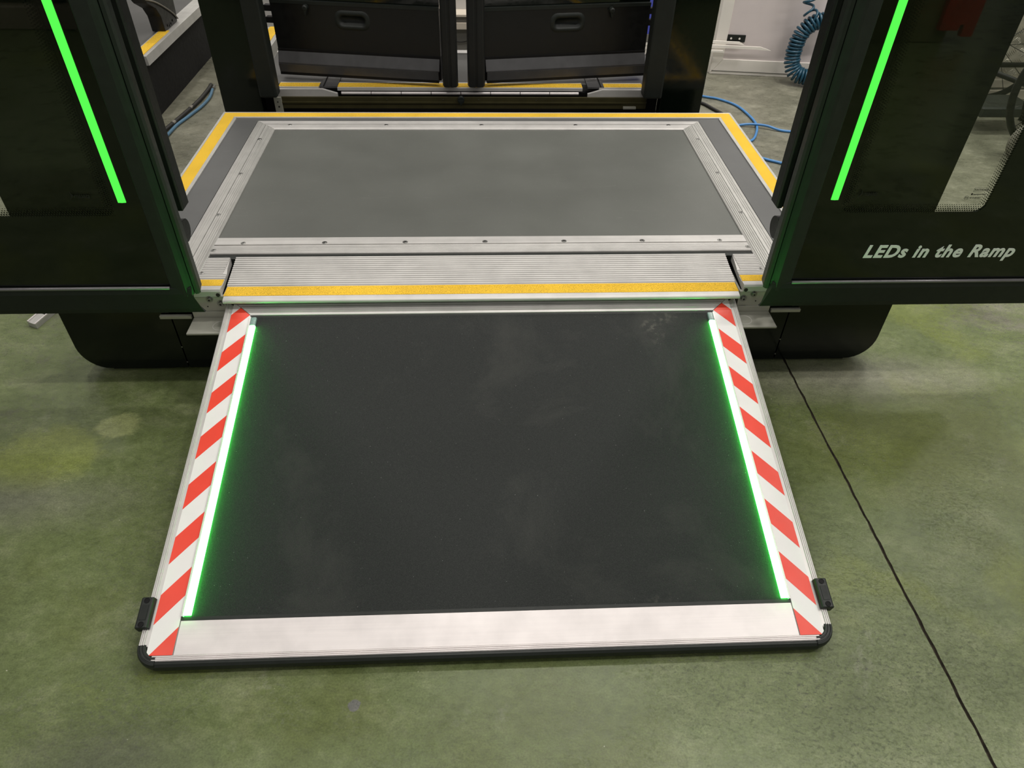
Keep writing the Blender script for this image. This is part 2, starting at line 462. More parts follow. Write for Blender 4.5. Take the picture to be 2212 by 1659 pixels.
# ------------------------------------------------------------------ boarding platform
pf = thing('boarding_platform', 'grey boarding platform with aluminium trims and yellow grip edges above the ramp', 'platform', (0, .08, 0))
MB().box(-.98, .98, -.36, .68, .0, H-.045).box(-.745, .745, -.50, -.36, .10, H-.045).build('body', 'black', pf)
MB().box(-.780, .780, -.277, .530, H-.04, H-.003).build('deck_panel', 'deck', pf)
mb = MB()
mb.box(-.968, -.864, -.47, .648, H-.04, H-.002).box(.864, .968, -.47, .648, H-.04, H-.002).box(-.864, .864, .614, .648, H-.04, H-.002)
mb.build('border_panel', 'border', pf)
def side_prof():
    # across the side trim from inner edge d=0 to outer edge d=.082
    p = [(0, -.03), (0, .0005), (.003, .002)]
    for i in range(4): a = .007+i*.0066; p += [(a, .0005), (a+.0018, .0024), (a+.0046, .0024), (a+.0062, .0005)]
    p += [(.036, .002), (.0405, .002), (.0408, -.003), (.0424, -.003), (.0427, .002), (.052, .002)]
    for i in range(3): a = .053+i*.0075; p += [(a, .001), (a+.002, .0022), (a+.0055, .0022), (a+.0073, .001)]
    p += [(.079, .001), (.082, -.002), (.082, -.03)]
    return p
def rear_prof():
    p = [(0, -.03), (0, .001), (.006, .003), (.009, .0005), (.012, .0005), (.014, .003), (.036, .003), (.037, -.001), (.039, -.001), (.040, .002), (.046, .002), (.047, -.001), (.049, -.001), (.050, .003), (.078, .003), (.082, -.002), (.082, -.03)]
    return p
trims = []
for s in (-1, 1):
    mb = MB()
    sweep(mb, side_prof(), lambda d, w_: (s*(.780+d), -.535, H+w_), lambda d, w_: (s*(.780+d), .530+d, H+w_))
    trims.append(mb.build('trim_strip', 'alu_y', pf, org=(s*.82, 0, H)))
mb = MB(); sweep(mb, rear_prof(), lambda d, w_: (-(.780+d), .530+d, H+w_), lambda d, w_: (.780+d, .530+d, H+w_))
tr_rear = mb.build('trim_strip', 'alu_x', pf, org=(0, .57, H))
p = [(0, -.03), (0, .002), (.004, .003)]
p += [(.040, .003), (.041, -.001), (.043, -.001), (.044, .002)]
for i in range(5): a = .046+i*.0078; p += [(a, .0005), (a+.002, .0026), (a+.0055, .0026), (a+.0074, .0005)]
p += [(.087, .001), (.088, -.03)]
mb = MB(); sweep(mb, p, lambda d, w_: (-.779, -.277-d, H+w_), lambda d, w_: (.779, -.277-d, H+w_))
tr_front = mb.build('trim_strip', 'alu_x', pf, org=(0, -.32, H))
MB().box(-.779, .779, -.386, -.366, H-.03, H-.003).build('rubber_strip', 'rubber', pf)
# screws
def screw_mb(c, r=.0062):
    m = MB(); m.cyl(c, 2, r, .0012, 12, r*.8).ring((c[0], c[1], c[2]-.0004), 2, r, r*1.25, .0006, 12)
    m.box(c[0]-r*.5, c[0]+r*.5, c[1]-r*.12, c[1]+r*.12, c[2]+.0012, c[2]+.0016).box(c[0]-r*.12, c[0]+r*.12, c[1]-r*.5, c[1]+r*.5, c[2]+.0012, c[2]+.0016)
    return m
src = None
def put_screw(parent, x, y, z):
    global src
    if src is None:
        src = screw_mb((x, y, z)).build('screw', 'screw', parent, org=(x, y, z)); src.data.materials.append(M['dark_steel'])
        for pg in src.data.polygons[14+48:]: pg.material_index = 1
    else: inst(src, 'screw', parent, (x, y, z))
for k in range(5): put_screw(tr_rear, (k-2)*.3655, .571, H+.0025)
for k in range(7): put_screw(tr_front, (k-3)*.2332, -.3085, H+.003)
for s, t_ in zip((-1, 1), trims):
    for y in (.436, .149, -.136): put_screw(t_, s*.8155, y, H+.0022)
for s in (-1, 1):
    put_screw(tr_front, s*.7735, -.347, H+.0026)
# yellow edge strips with their aluminium lips
ylw = []
for s in (-1, 1):
    mb = MB(); pr = [(0, -.04), (0, .001), (.008, .001), (.008, -.001), (.053, -.001), (.053, .002), (.065, .002), (.065, -.04)]
    sweep(mb, pr, lambda d, w_: (s*(1.013-d), -.47, H+w_), lambda d, w_: (s*(1.013-d), .703-d, H+w_))
    e = mb.build('edge_profile', 'alu_y', pf)
    mb = MB(); sweep(mb, [(.0085, -.001), (.0085, .0012), (.0525, .0012), (.0525, -.001)], lambda d, w_: (s*(1.013-d), -.47, H+w_), lambda d, w_: (s*(1.013-d), .703-d, H+w_))
    mb.build('grip_strip', 'yellow', e)
mb = MB(); pr = [(0, -.04), (0, .001), (.007, .001), (.007, -.001), (.050, -.001), (.050, .002), (.058, .002), (.058, -.04)]
sweep(mb, pr, lambda d, w_: (-1.013+d, .703-d, H+w_), lambda d, w_: (1.013-d, .703-d, H+w_))
e = mb.build('edge_profile', 'alu_x', pf)
mb = MB(); sweep(mb, [(.0075, -.001), (.0075, .0012), (.0495, .0012), (.0495, -.001)], lambda d, w_: (-1.013+d, .703-d, H+w_), lambda d, w_: (1.013-d, .703-d, H+w_))
mb.build('grip_strip', 'yellow', e)
# ribbed threshold in the middle, with a yellow band and a rounded nose
def ribs_y(y0, y1, n):
    p = []; st = (y1-y0)/n
    for i in range(n):
        a = y0+i*st; p += [(a+st*.05, .0002), (a+st*.22, .0028), (a+st*.68, .0028), (a+st*.9, .0002)]
    return p
pr = [(-.386, -.012)]+[(-d, w_) for d, w_ in ribs_y(.386, .532, 14)]+[(-.534, .001), (-.5345, -.0005), (-.5785, -.0005), (-.579, .0015), (-.593, .0015), (-.5970, .0011), (-.6000, -.0002), (-.6018, -.0025), (-.6020, -.0060), (-.6000, -.0085), (-.560, -.0095)]
Zm = H+.002
def TP(x, y, z):      # the middle plate dips towards the ramp
    f = (-.386-y)/.216
    return (x*(1+.0155*f), y+.024*f, z-.0167*f)
mb = MB(); mb.loft([TP(-.700-(.386+y)*.075, y, Zm+z) for y, z in pr], [TP(.694+(.386+y)*.075, y, Zm+z) for y, z in pr])
th = mb.build('threshold_plate', 'alu_x', pf)
q = [(-.578, -.0004), (-.535, -.0004), (-.535, .0016), (-.578, .0016)]
MB().loft([TP(-.687, y, Zm+z) for y, z in q], [TP(.681, y, Zm+z) for y, z in q]).build('grip_strip', 'yellow', th)
# side pieces of the threshold, hinge brackets, bolts and ledges
for s in (-1, 1):
    pr = [(-.386, -.02)]+[(-d, w_) for d, w_ in ribs_y(.386, .494, 12)]+[(-.4955, .001), (-.496, -.0005), (-.527, -.0005), (-.5275, .0015), (-.545, .0015), (-.549, -.003), (-.549, -.02)]
    mb = MB(); mb.loft([(s*.779, y, H+z) for y, z in pr], [(s*(.717-(.012 if y < -.47 else 0)), y, H+z) for y, z in pr])
    sp = mb.build('threshold_end', 'alu_x', pf)
    a, b = sorted((s*.779, s*.7065))
    MB().box(a, b, -.5265, -.4965, H-.0004, H+.0014).build('grip_strip', 'yellow', sp)
    put_screw(sp, s*.774, -.466, H+.0025)
    a, b = sorted((s*.795, s*.698))
    MB().box(a, b, -.549, -.538, .196, H-.018).box(*sorted((s*.704, s*.698)), -.538, -.40, .196, H-.02).build('hinge_bracket', 'steel', pf, bevel=.0012)
    br = [o for o in pf.children if o.name.startswith('hinge_bracket')][-1]
    for bx, bz, r in ((.7375, .2525, .0075), (.711, .2385, .0082)):
        mb = MB(); mb.ring((s*bx, -.5505, bz), 1, r*.86, r*1.25, .002, 18).cyl((s*bx, -.5535, bz), 1, r*.82, .005, 14).ring((s*bx, -.5560, bz), 1, r*.36, r*.82, .003, 14)
        o = mb.build('bolt', 'screw', br)
        o.data.materials.append(M['dark_steel'])
        for pg in o.data.polygons:
            if abs(Vector(pg.center).xz.length) >= 0 and (pg.center.x-s*bx)**2+(pg.center.z-bz)**2 < 1e-8: pg.material_index = 1
    MB().ring((s*.7125, -.5500, .2655), 1, .0032, .0055, .0015, 14).cyl((s*.7125, -.5496, .2655), 1, .0032, .001, 12).build('bolt_hole', 'dark_steel', br)
    MB().cyl((s*.7485, -.5496, .2285), 1, .002, .001, 8).build('bolt_hole', 'dark_steel', br)
    a, b = sorted((s*.793, s*.690))
    MB().box(a, b, -.626, -.548, .190, .196).box(a, b, -.5535, -.5485, .196, .214).build('ledge', 'steel', pf, bevel=.001)
    lg = [o for o in pf.children if o.name.startswith('ledge')][-1]
    MB().ring((s*.712, -.592, .1958), 2, .019, .0206, .0006, 28).build('pressed_ring', 'alu_rail', lg)
    a, b = sorted((s*.885, s*.800))
    MB().box(a, b, -.552, -.543, .190, .200).build('flange', 'steel', pf, bevel=.0008)

# ------------------------------------------------------------------ wheelchair ramp
rp = thing('wheelchair_ramp', 'black wheelchair ramp edged with red-white tape and green light strips, sloping to the floor', 'ramp', (-.0043, -.5547, .2394))
rp.rotation_euler = (.22657, 0, 0)
ORG[rp.name] = Vector((0, 0, 0))      # its parts are written in ramp coordinates: u across, -v down the slope, w up
LB = .9205
MB().box(-.688, .688, -.886, -.002, -.024, -.003).box(-.655, .655, -LB, -.886, -.024, -.003).build('base_panel', 'satin_black', rp)
MB().box(-.601, .601, -.8365, -.0470, -.004, -.0005).build('grit_mat', 'mat', rp)
MB().box(-.6185, .6185, -.0472, -.0418, -.004, -.0022).build('seal_strip', 'rubber', rp)
MB().box(-.6185, .6185, -.8432, -.8362, -.004, .0012).build('seal_strip', 'rubber', rp)
pr = [(0, -.012), (0, .0)]
for i in range(4): a = .001+i*.0078; pr += [(a, .0002), (a+.0015, .0026), (a+.0052, .0026), (a+.0072, .0002)]
pr += [(.034, .0018), (.0405, .0012), (.0415, -.004), (.0415, -.012)]
mb = MB(); sweep(mb, pr, lambda d, w_: (-.664+d*1.08, -d, w_), lambda d, w_: (.664-d*1.08, -d, w_))
mb.build('top_rail', 'alu_x', rp)
for s in (-1, 1):
    pr = [(.6906, -.024), (.6906, -.001), (.6895, .001), (.6880, .0025), (.6868, .0025), (.6860, .0005), (.6848, .0005), (.6842, .0025), (.6830, .0025), (.6822, .0005), (.6810, .0005), (.6804, .0022), (.6792, .0022), (.6784, .0), (.6206, .0), (.6196, -.0035), (.6196, -.024)]
    mb = MB(); mb.loft([(s*u, -.001-max(0, .664-u)*.93, w_) for u, w_ in pr], [(s*u, -.890 if u > .669 else -.9105, w_) for u, w_ in pr])
    rail = mb.build('side_rail', 'alu_rail', rp)
    keep = [(0, -1, -.0015), (-1, -.93*1.07, -(.664+.0015*1)), (0, 1, .9095), (1, 0, .6708), (-1, 0, -.6203)]
    keep = [(0, -1, -.0015), (0, 1, .9095)]
    def mit(poly): # cut the tape along the mitre with the top rail
        return clip_poly(poly, [(-1, -1.075, -.6655)])
    base = mit(clip_poly([(.6206, 0), (.6708, 0), (.6708, .93), (.6206, .93)], keep))
    mb = MB(); mb.loft([(s*u, -v, .0001) for u, v in base], [(s*u, -v, .0007) for u, v in base])
    tp = mb.build('hazard_tape', 'white_tape', rail)
    for k in range(8):
        q = k*.1252
        poly = [(.6708, .0392+q), (.6708, .0996+q), (.6206, .0392+q), (.6206, -.0212+q)]
        poly = mit(clip_poly(poly, keep))
        if len(poly) < 3: continue
        mb = MB(); mb.loft([(s*u, -v, .0004) for u, v in poly], [(s*u, -v, .0011) for u, v in poly])
        mb.build('red_stripe', 'red_tape', rail)
    # green light strip: lit tube and clear end
    def bar(v0, v1, h):
        m = MB(); q = [(.6012, -.004), (.6012, h-.0015), (.6030, h-.0002), (.6075, h), (.6130, h-.0004), (.6156, h-.0020), (.6156, -.004)]
        return m.loft([(s*u, -v0, w_) for u, w_ in q], [(s*u, -v1, w_) for u, w_ in q])
    ls = bar(.0800, .8325, .0066).build('light_strip', 'ramp_led', rp)
    MB().box(*sorted((s*.6159, s*.6200)), -.8360, -.0500, -.004, .0050).build('strip_lip', 'alu_rail', rp)
    bar(.0535, .0800, .0072).build('strip_end', 'led_end', ls)
    # side pad
    mb = MB(); q = [(.6755, .0), (.6775, .011), (.6800, .0125), (.7000, .0125), (.7030, .009), (.7030, -.012), (.6915, -.012), (.6915, .0)]
    mb.loft([(s*u, -.7975, w_) for u, w_ in q], [(s*u, -.8592, w_) for u, w_ in q])
    pad = mb.build('side_pad', 'rubber', rp, bevel=.0016)
    mb = MB(); mb.box(*sorted((s*.6838, s*.6968)), -.8435, -.8135, .0118, .0134); mb.build('raised_panel', 'rubber_dull', pad)
    for v in (.8045, .8520):
        MB().ring((s*.6905, -v, .0122), 2, .0040, .0056, .0014, 14).cyl((s*.6905, -v, .0122), 2, .0038, .0010, 10).box(*sorted((s*.6875, s*.6935)), -v-.0006, -v+.0006, .0125, .0133).box(*sorted((s*.6899, s*.6911)), -v-.003, -v+.003, .0125, .0133).build('screw', 'black', pad)
    # rounded rubber corner
    cx, cv, r1, r0 = .6515, .8890+.0, .0425, .0165
    N = 16
    prof = [(.0232, -.006), (.0232, .0004), (.0250, .0022), (.0278, .0022), (.0284, .0008), (.0296, .0008), (.0302, .0022), (.0330, .0022), (.0336, .0008), (.0348, .0008), (.0354, .0020), (.0385, .0012), (.0415, -.004), (.0425, -.012), (.0415, -.023), (.0385, -.0275), (.0300, -.0275)]
    vs = []; fs = []; K = len(prof)
    for k in range(N+1):
        a = math.radians(90*k/N)
        for r_, w_ in prof: vs.append((s*(cx+r_*math.cos(a)), -(cv+r_*1.02*math.sin(a)), w_))
    for k in range(N):
        for q_ in range(K): fs.append((k*K+q_, k*K+(q_+1) % K, (k+1)*K+(q_+1) % K, (k+1)*K+q_))
    cap = MB().add(vs, fs)
    for k in (0, N): 
        b0 = k*K; cap.f += [(b0+0, b0+1, b0+K-1)]+[(b0+q_, b0+q_+1, b0+K-1) for q_ in range(1, K-2)]
    cap.build('corner_cap', 'rubber', rp)
MB().box(-.6185, .6185, -.9098, -.8437, -.012, .0006).build('end_plate', 'alu_pale', rp)
pr = [(.9099, -.024), (.9099, .0006)]
for i in range(3): a = .9102+i*.0034; pr += [(a, .0), (a+.0007, .0018), (a+.0024, .0018), (a+.0031, .0)]
pr += [(.9205, .0), (.9205, -.024)]
mb = MB(); mb.loft([(-.6585, -v, w_) for v, w_ in pr], [(.6585, -v, w_) for v, w_ in pr]); mb.build('end_nosing', 'alu_pale', rp)
pr = [(.9195, -.027), (.9205, -.001), (.9260, .0), (.9310, -.004), (.9335, -.012), (.9325, -.022), (.9290, -.028)]
mb = MB(); mb.loft([(-.655, -v, w_) for v, w_ in pr], [(.655, -v, w_) for v, w_ in pr]); mb.build('front_bumper', 'rubber', rp, smooth=False)

# ------------------------------------------------------------------ front door portal
pt = thing('door_portal', 'glossy black door portal standing on the floor either side of the grey platform', 'portal', (0, -.52, 0))
TOP = 2.05
for s in (-1, 1):
    poly = [(.862, .010)]
    r = .075; cx, cz = 1.153-r, .010+r
    for i in range(9):
        a = math.radians(-90+90*i/8); poly.append((cx+r*math.cos(a), cz+r*1.05*math.sin(a)+.004))
    poly += [(1.153, TOP), (.862, TOP)]
    MB().prism([(s*x, z) for x, z in poly], 1, -.540, -.500).build('column', 'gloss', pt)
    MB().box(*sorted((s*.905, s*1.08)), -.53, -.45, 0, .012).build('foot', 'black', pt)
    MB().box(*sorted((s*.752, s*.862)), -.500, -.46, .488, TOP).box(*sorted((s*.752, s*.766)), -.508, -.50, .488, TOP).build('jamb', 'seal', pt, bevel=.002)
    MB().cyl((s*.768, -.490, .425), 0, .030, s*.05, 20).box(*sorted((s*.80, s*.86)), -.50, -.47, .43, .50).build('jamb_roller', 'seal', pt)
    MB().box(*sorted((s*.95, s*1.00)), -.615, -.53, 1.70, 1.74).build('hinge_arm', 'satin_black', pt)
MB().box(-.858, .858, -.540, -.520, .010, .188).build('kick_panel', 'gloss', pt)
MB().box(-.70, .70, -.52, -.50, 0, .012).build('foot', 'black', pt)
for s in (-1, 1):
    MB().cyl((s*.8600, -.5412, .030), 1, .0022, .002, 8).build('screw', 'screw', pt)
    MB().cyl((s*.8600, -.5412, .085), 1, .0022, .002, 8).build('screw', 'screw', pt)

# ------------------------------------------------------------------ front door leaves
def door_leaf(s, label):
    d = thing('door_leaf', label, 'door', (s*1.08, -.63, .285), 'open front door leaves')
    YF = -.652; x1 = 1.46; TOPD = 2.0
    gx0, gx1, gz0, gz1, gr = .8375, 1.193, .551, 1.86, .030
    mb = MB(); a, b = sorted((s*.772, s*x1)); ha, hb = sorted((s*gx0, s*gx1))
    rounded_hole_panel(mb, a, b, .358, TOPD, ha, hb, gz0, gz1, gr, YF, YF+.006)
    mb.build('glass_border', 'frit', d)
    a, b = sorted((s*gx0, s*gx1)); MB().box(a, b, YF+.001, YF+.005, gz0, gz1).build('glass_pane', 'glass', d)
    # printed dots fading out from the border
    mb = MB(); pitch = .0058
    def dot(x, z, r):
        mb.add([(x+r*math.cos(k*math.pi/3), YF-.0003, z+r*math.sin(k*math.pi/3)) for k in range(6)], [(0, 1, 2, 3, 4, 5)])
    nz = int((1.45-gz0)/pitch); nx = int((gx1-gx0)/pitch)
    for k in range(5):
        r = .0029-.00042*k
        for i in range(nx):
            x = s*(gx0+pitch*(i+.5*(k % 2)+.3)); z = gz0+pitch*.86*(k+.3)
            if abs(x) > gx0+gr*.6-.012 and abs(x) < gx1-.006: dot(x, z, r)
        for i in range(4, nz):
            z = gz0+pitch*(i+.5*(k % 2))
            dot(s*(gx0+pitch*.86*(k+.3)), z, r); dot(s*(gx1-pitch*.86*(k+.3)), z, r)
    o = mb.build('frit_dots', 'frit', d); o['kind'] = 'stuff'
    # inner gasket ring seen through the pane
    mb = MB(); a, b = sorted((s*.775, s*x1)); ha, hb = sorted((s*.80, s*1.232))
    rounded_hole_panel(mb, a, b, .37, TOPD, ha, hb, .515, 1.90, .05, -.618, -.606)
    mb.build('inner_frame', 'satin_black', d)
    # closing-edge rubber stile
    q = [(.776, YF-.001), (.772, YF-.006), (.745, YF-.010), (.738, YF-.010), (.730, YF-.004), (.7245, YF+.002), (.7240, YF+.010), (.7225, YF+.010), (.722, YF+.001), (.7150, YF+.003), (.7115, YF+.010), (.714, YF+.014), (.720, -.606), (.776, -.606)]
    mb = MB(); mb.loft([(s*x, y, .338) for x, y in q], [(s*x, y, TOPD) for x, y in q]); mb.build('edge_stile', 'rubber', d)
    # bottom rail with its pale bead
    q = [(YF+.006, .364), (YF-.008, .360), (YF-.010, .345), (YF-.007, .300), (YF-.004, .287), (YF+.004, .285), (-.606, .285), (-.606, .364)]
    A = [(s*(.7265-.016*max(0, (.345-z)/.06)+(.040 if y > -.64 else 0)), y, z) for y, z in q]; B = [(s*x1, y, z) for y, z in q]
    rail = MB().loft(A, B).build('bottom_rail', 'rubber_dull', d)
    mb = MB(); q = [(YF-.006+.0045*math.cos(k*math.pi/4), .361+.0045*math.sin(k*math.pi/4)) for k in range(8)]
    mb.loft([(s*.776, y, z) for y, z in q], [(s*x1, y, z) for y, z in q]); mb.build('bead', 'ridge', rail, smooth=True)
    # green light strip
    q = [(.8065, YF-.001), (.8072, YF-.0025), (.815, YF-.0035), (.8240, YF-.0025), (.8247, YF-.001)]
    mb = MB(); mb.loft([(s*x, y, .587) for x, y in q], [(s*x, y, 1.80) for x, y in q]); mb.build('light_strip', 'door_led', d)
    # printed maker's mark on the pane
    x = -.928 if s < 0 else .868; zz = .598 if s < 0 else .597
    mb = MB(); mb.loft([(x+u, YF-.0006, zz+v) for u, v in ((0, -.006), (.012, .005), (.006, .015), (.007, .005))], [(x+u, YF-.0012, zz+v) for u, v in ((0, -.006), (.012, .005), (.006, .015), (.007, .005))])
    mb.build('emblem', 'grey_letter', d)
    text_mesh('mark', 'masats', .015, .0002, .18, 1.0, .0002, 'grey_letter', d, (x+.013, YF-.0008, zz), .034)
    return d
dl = door_leaf(-1, 'left door leaf: black framed glass with a green light strip and no wording')
dr = door_leaf(1, 'right door leaf: black framed glass with green light strip and white words')
text_mesh('lettering', 'LEDs in the Ramp', .048, .0016, .20, 1.13, .0004, 'white_letter', dr, (.9385, -.6532, .4300), .386)
# stamp printed on the right pane
mb = MB(); X0, X1, Z0, Z1, y = 1.1420, 1.1800, .6060, .6155, -.6530; t = .0006
for a, b, c, e_ in ((X0, X1, Z0, Z0+t), (X0, X1, Z1-t, Z1), (X0, X0+t, Z0, Z1), (X1-t, X1, Z0, Z1)): mb.box(a, b, y-.0003, y, c, e_)
mb.box(1.1400, 1.1440, y-.0003, y, .5975, .6020)
mb.ring((1.1325, y-.0003, .5905), 1, .0046, .0053, .0003, 20)
mb.build('stamp', 'grey_letter', dr)
text_mesh('stamp', 'PONTEVEDRESA', .0062, .0002, 0, 1.0, .0001, 'grey_letter', dr, (1.1440, y-.0002, .6085), .034)
text_mesh('stamp', 'temperlite', .0062, .0001, 0, 1.0, .0001, 'grey_letter', dr, (1.1450, y-.0002, .5975), .030)
text_mesh('stamp', 'E9', .0056, .0001, 0, 1.0, .0001, 'grey_letter', dr, (1.1292, y-.0002, .5887), .0065)
text_mesh('stamp', '43 R-001057', .0060, .0001, 0, 1.0, .0001, 'grey_letter', dr, (1.1400, y-.0002, .5885), .028)

# ------------------------------------------------------------------ rear door portal, its deck and leaves
XC = -.072
rpt = thing('rear_door_portal', 'black rear door portal behind the far yellow edge of the platform', 'portal', (XC, .92, 0))
for s, xo in ((-1, -1.075), (1, .948)):
    xi = -.915 if s < 0 else .770
    a, b = sorted((xo, xi)); MB().box(a, b, .90, .96, 0, 2.05).build('side_panel', 'gloss', rpt, bevel=.001)
    p0, p1 = sorted((xi, -.843 if s < 0 else .691))
    MB().box(p0, p1, .885, .955, .268, 2.05).build('seal_post', 'rubber_dull', rpt, bevel=.008, seg=2)
MB().box(-.87, .72, .945, .955, .205, .252).box(-.87, .72, .94, .946, .228, .234).build('sill_beam', 'olive', rpt)
MB().box(-.872, -.842, .932, .945, .19, .254).build('fixing_plate', 'steel', rpt)
MB().cyl((-.857, .9315, .236), 1, .003, .001, 8).cyl((-.855, .9315, .216), 1, .004, .001, 8).build('plate_hole', 'dark_steel', rpt)
MB().box(.62, .675, .932, .945, .208, .216).build('fixing_plate', 'steel', rpt)
mb = MB(); mb.cyl((-.083, .925, .246), 1, .014, .02, 14).add([(-.094, .923, .246), (-.072, .923, .246), (-.083, .923, .222), (-.094, .935, .246), (-.072, .935, .246), (-.083, .935, .222)], [(0, 1, 2), (3, 5, 4), (0, 2, 5, 3), (1, 4, 5, 2), (0, 3, 4, 1)])
mb.build('release_knob', 'rubber', rpt)
for x in (-.40, -.16, -.008, .24): MB().cyl((x, .944, .240+.003*(x < 0)), 1, .0022, .002, 8).build('screw', 'screw', rpt)
rdk = thing('rear_deck', 'low dark grey deck with a narrow yellow front strip behind the rear doors', 'deck', (XC, 1.2, 0))
ZR = .284
MB().box(-.95, .80, 1.02, 1.43, ZR-.03, ZR-.002).build('deck_panel', 'rear_deck', rdk)
MB().box(-.93, .78, 1.00, 1.42, 0, ZR-.03).build('body', 'black', rdk)
MB().box(-.95, .80, 1.43, 1.475, ZR-.04, ZR+.004).build('edge_profile', 'alu_x', rdk)
for a, b in ((-.855, -.685), (.513, .705)):
    e = MB().box(a, b, .972, 1.036, ZR-.010, ZR).build('sill', 'alu_x', rdk)
    MB().box(a, b, .980, 1.024, ZR-.001, ZR+.0012).build('grip_strip', 'yellow', e)
e = MB().box(-.606, .440, .966, 1.036, ZR-.012, ZR).build('sill', 'alu_x', rdk)
MB().box(-.606, .440, .976, 1.024, ZR-.001, ZR+.0012).build('grip_strip', 'yellow', e)
for i in range(8):
    x = -.592+i*1.018/8
    MB().cyl((x+.001, .966, .262), 0, .006, 1.018/8-.003, 10).build('hinge_knuckle', 'alu_pale', rdk)
for s in (-1, 1):
    c = XC
    q = [(.785, .281), (.597, .281), (.535, .263), (.535, .245), (.785, .245)]
    MB().prism([(c+s*x, z) for x, z in q], 1, .955, .970).build('fascia', 'alu_x', rdk)
    q0 = sorted((c+s*.535, c+s*.606))
    MB().box(*q0, .975, 1.22, ZR-.004, ZR+.003).build('guide_strip', 'kick', rdk)
    q0 = sorted((c+s*.590, c+s*.594)); MB().box(*q0, .975, 1.22, ZR+.002, ZR+.005).build('guide_lip', 'black', rdk)
e = MB().box(-1.083, -1.0, 1.40, 1.86, ZR-.05, ZR-.002).build('side_step', 'alu_y', rdk)
MB().box(-1.072, -1.022, 1.62, 1.86, ZR-.003, ZR).build('grip_strip', 'yellow', e)

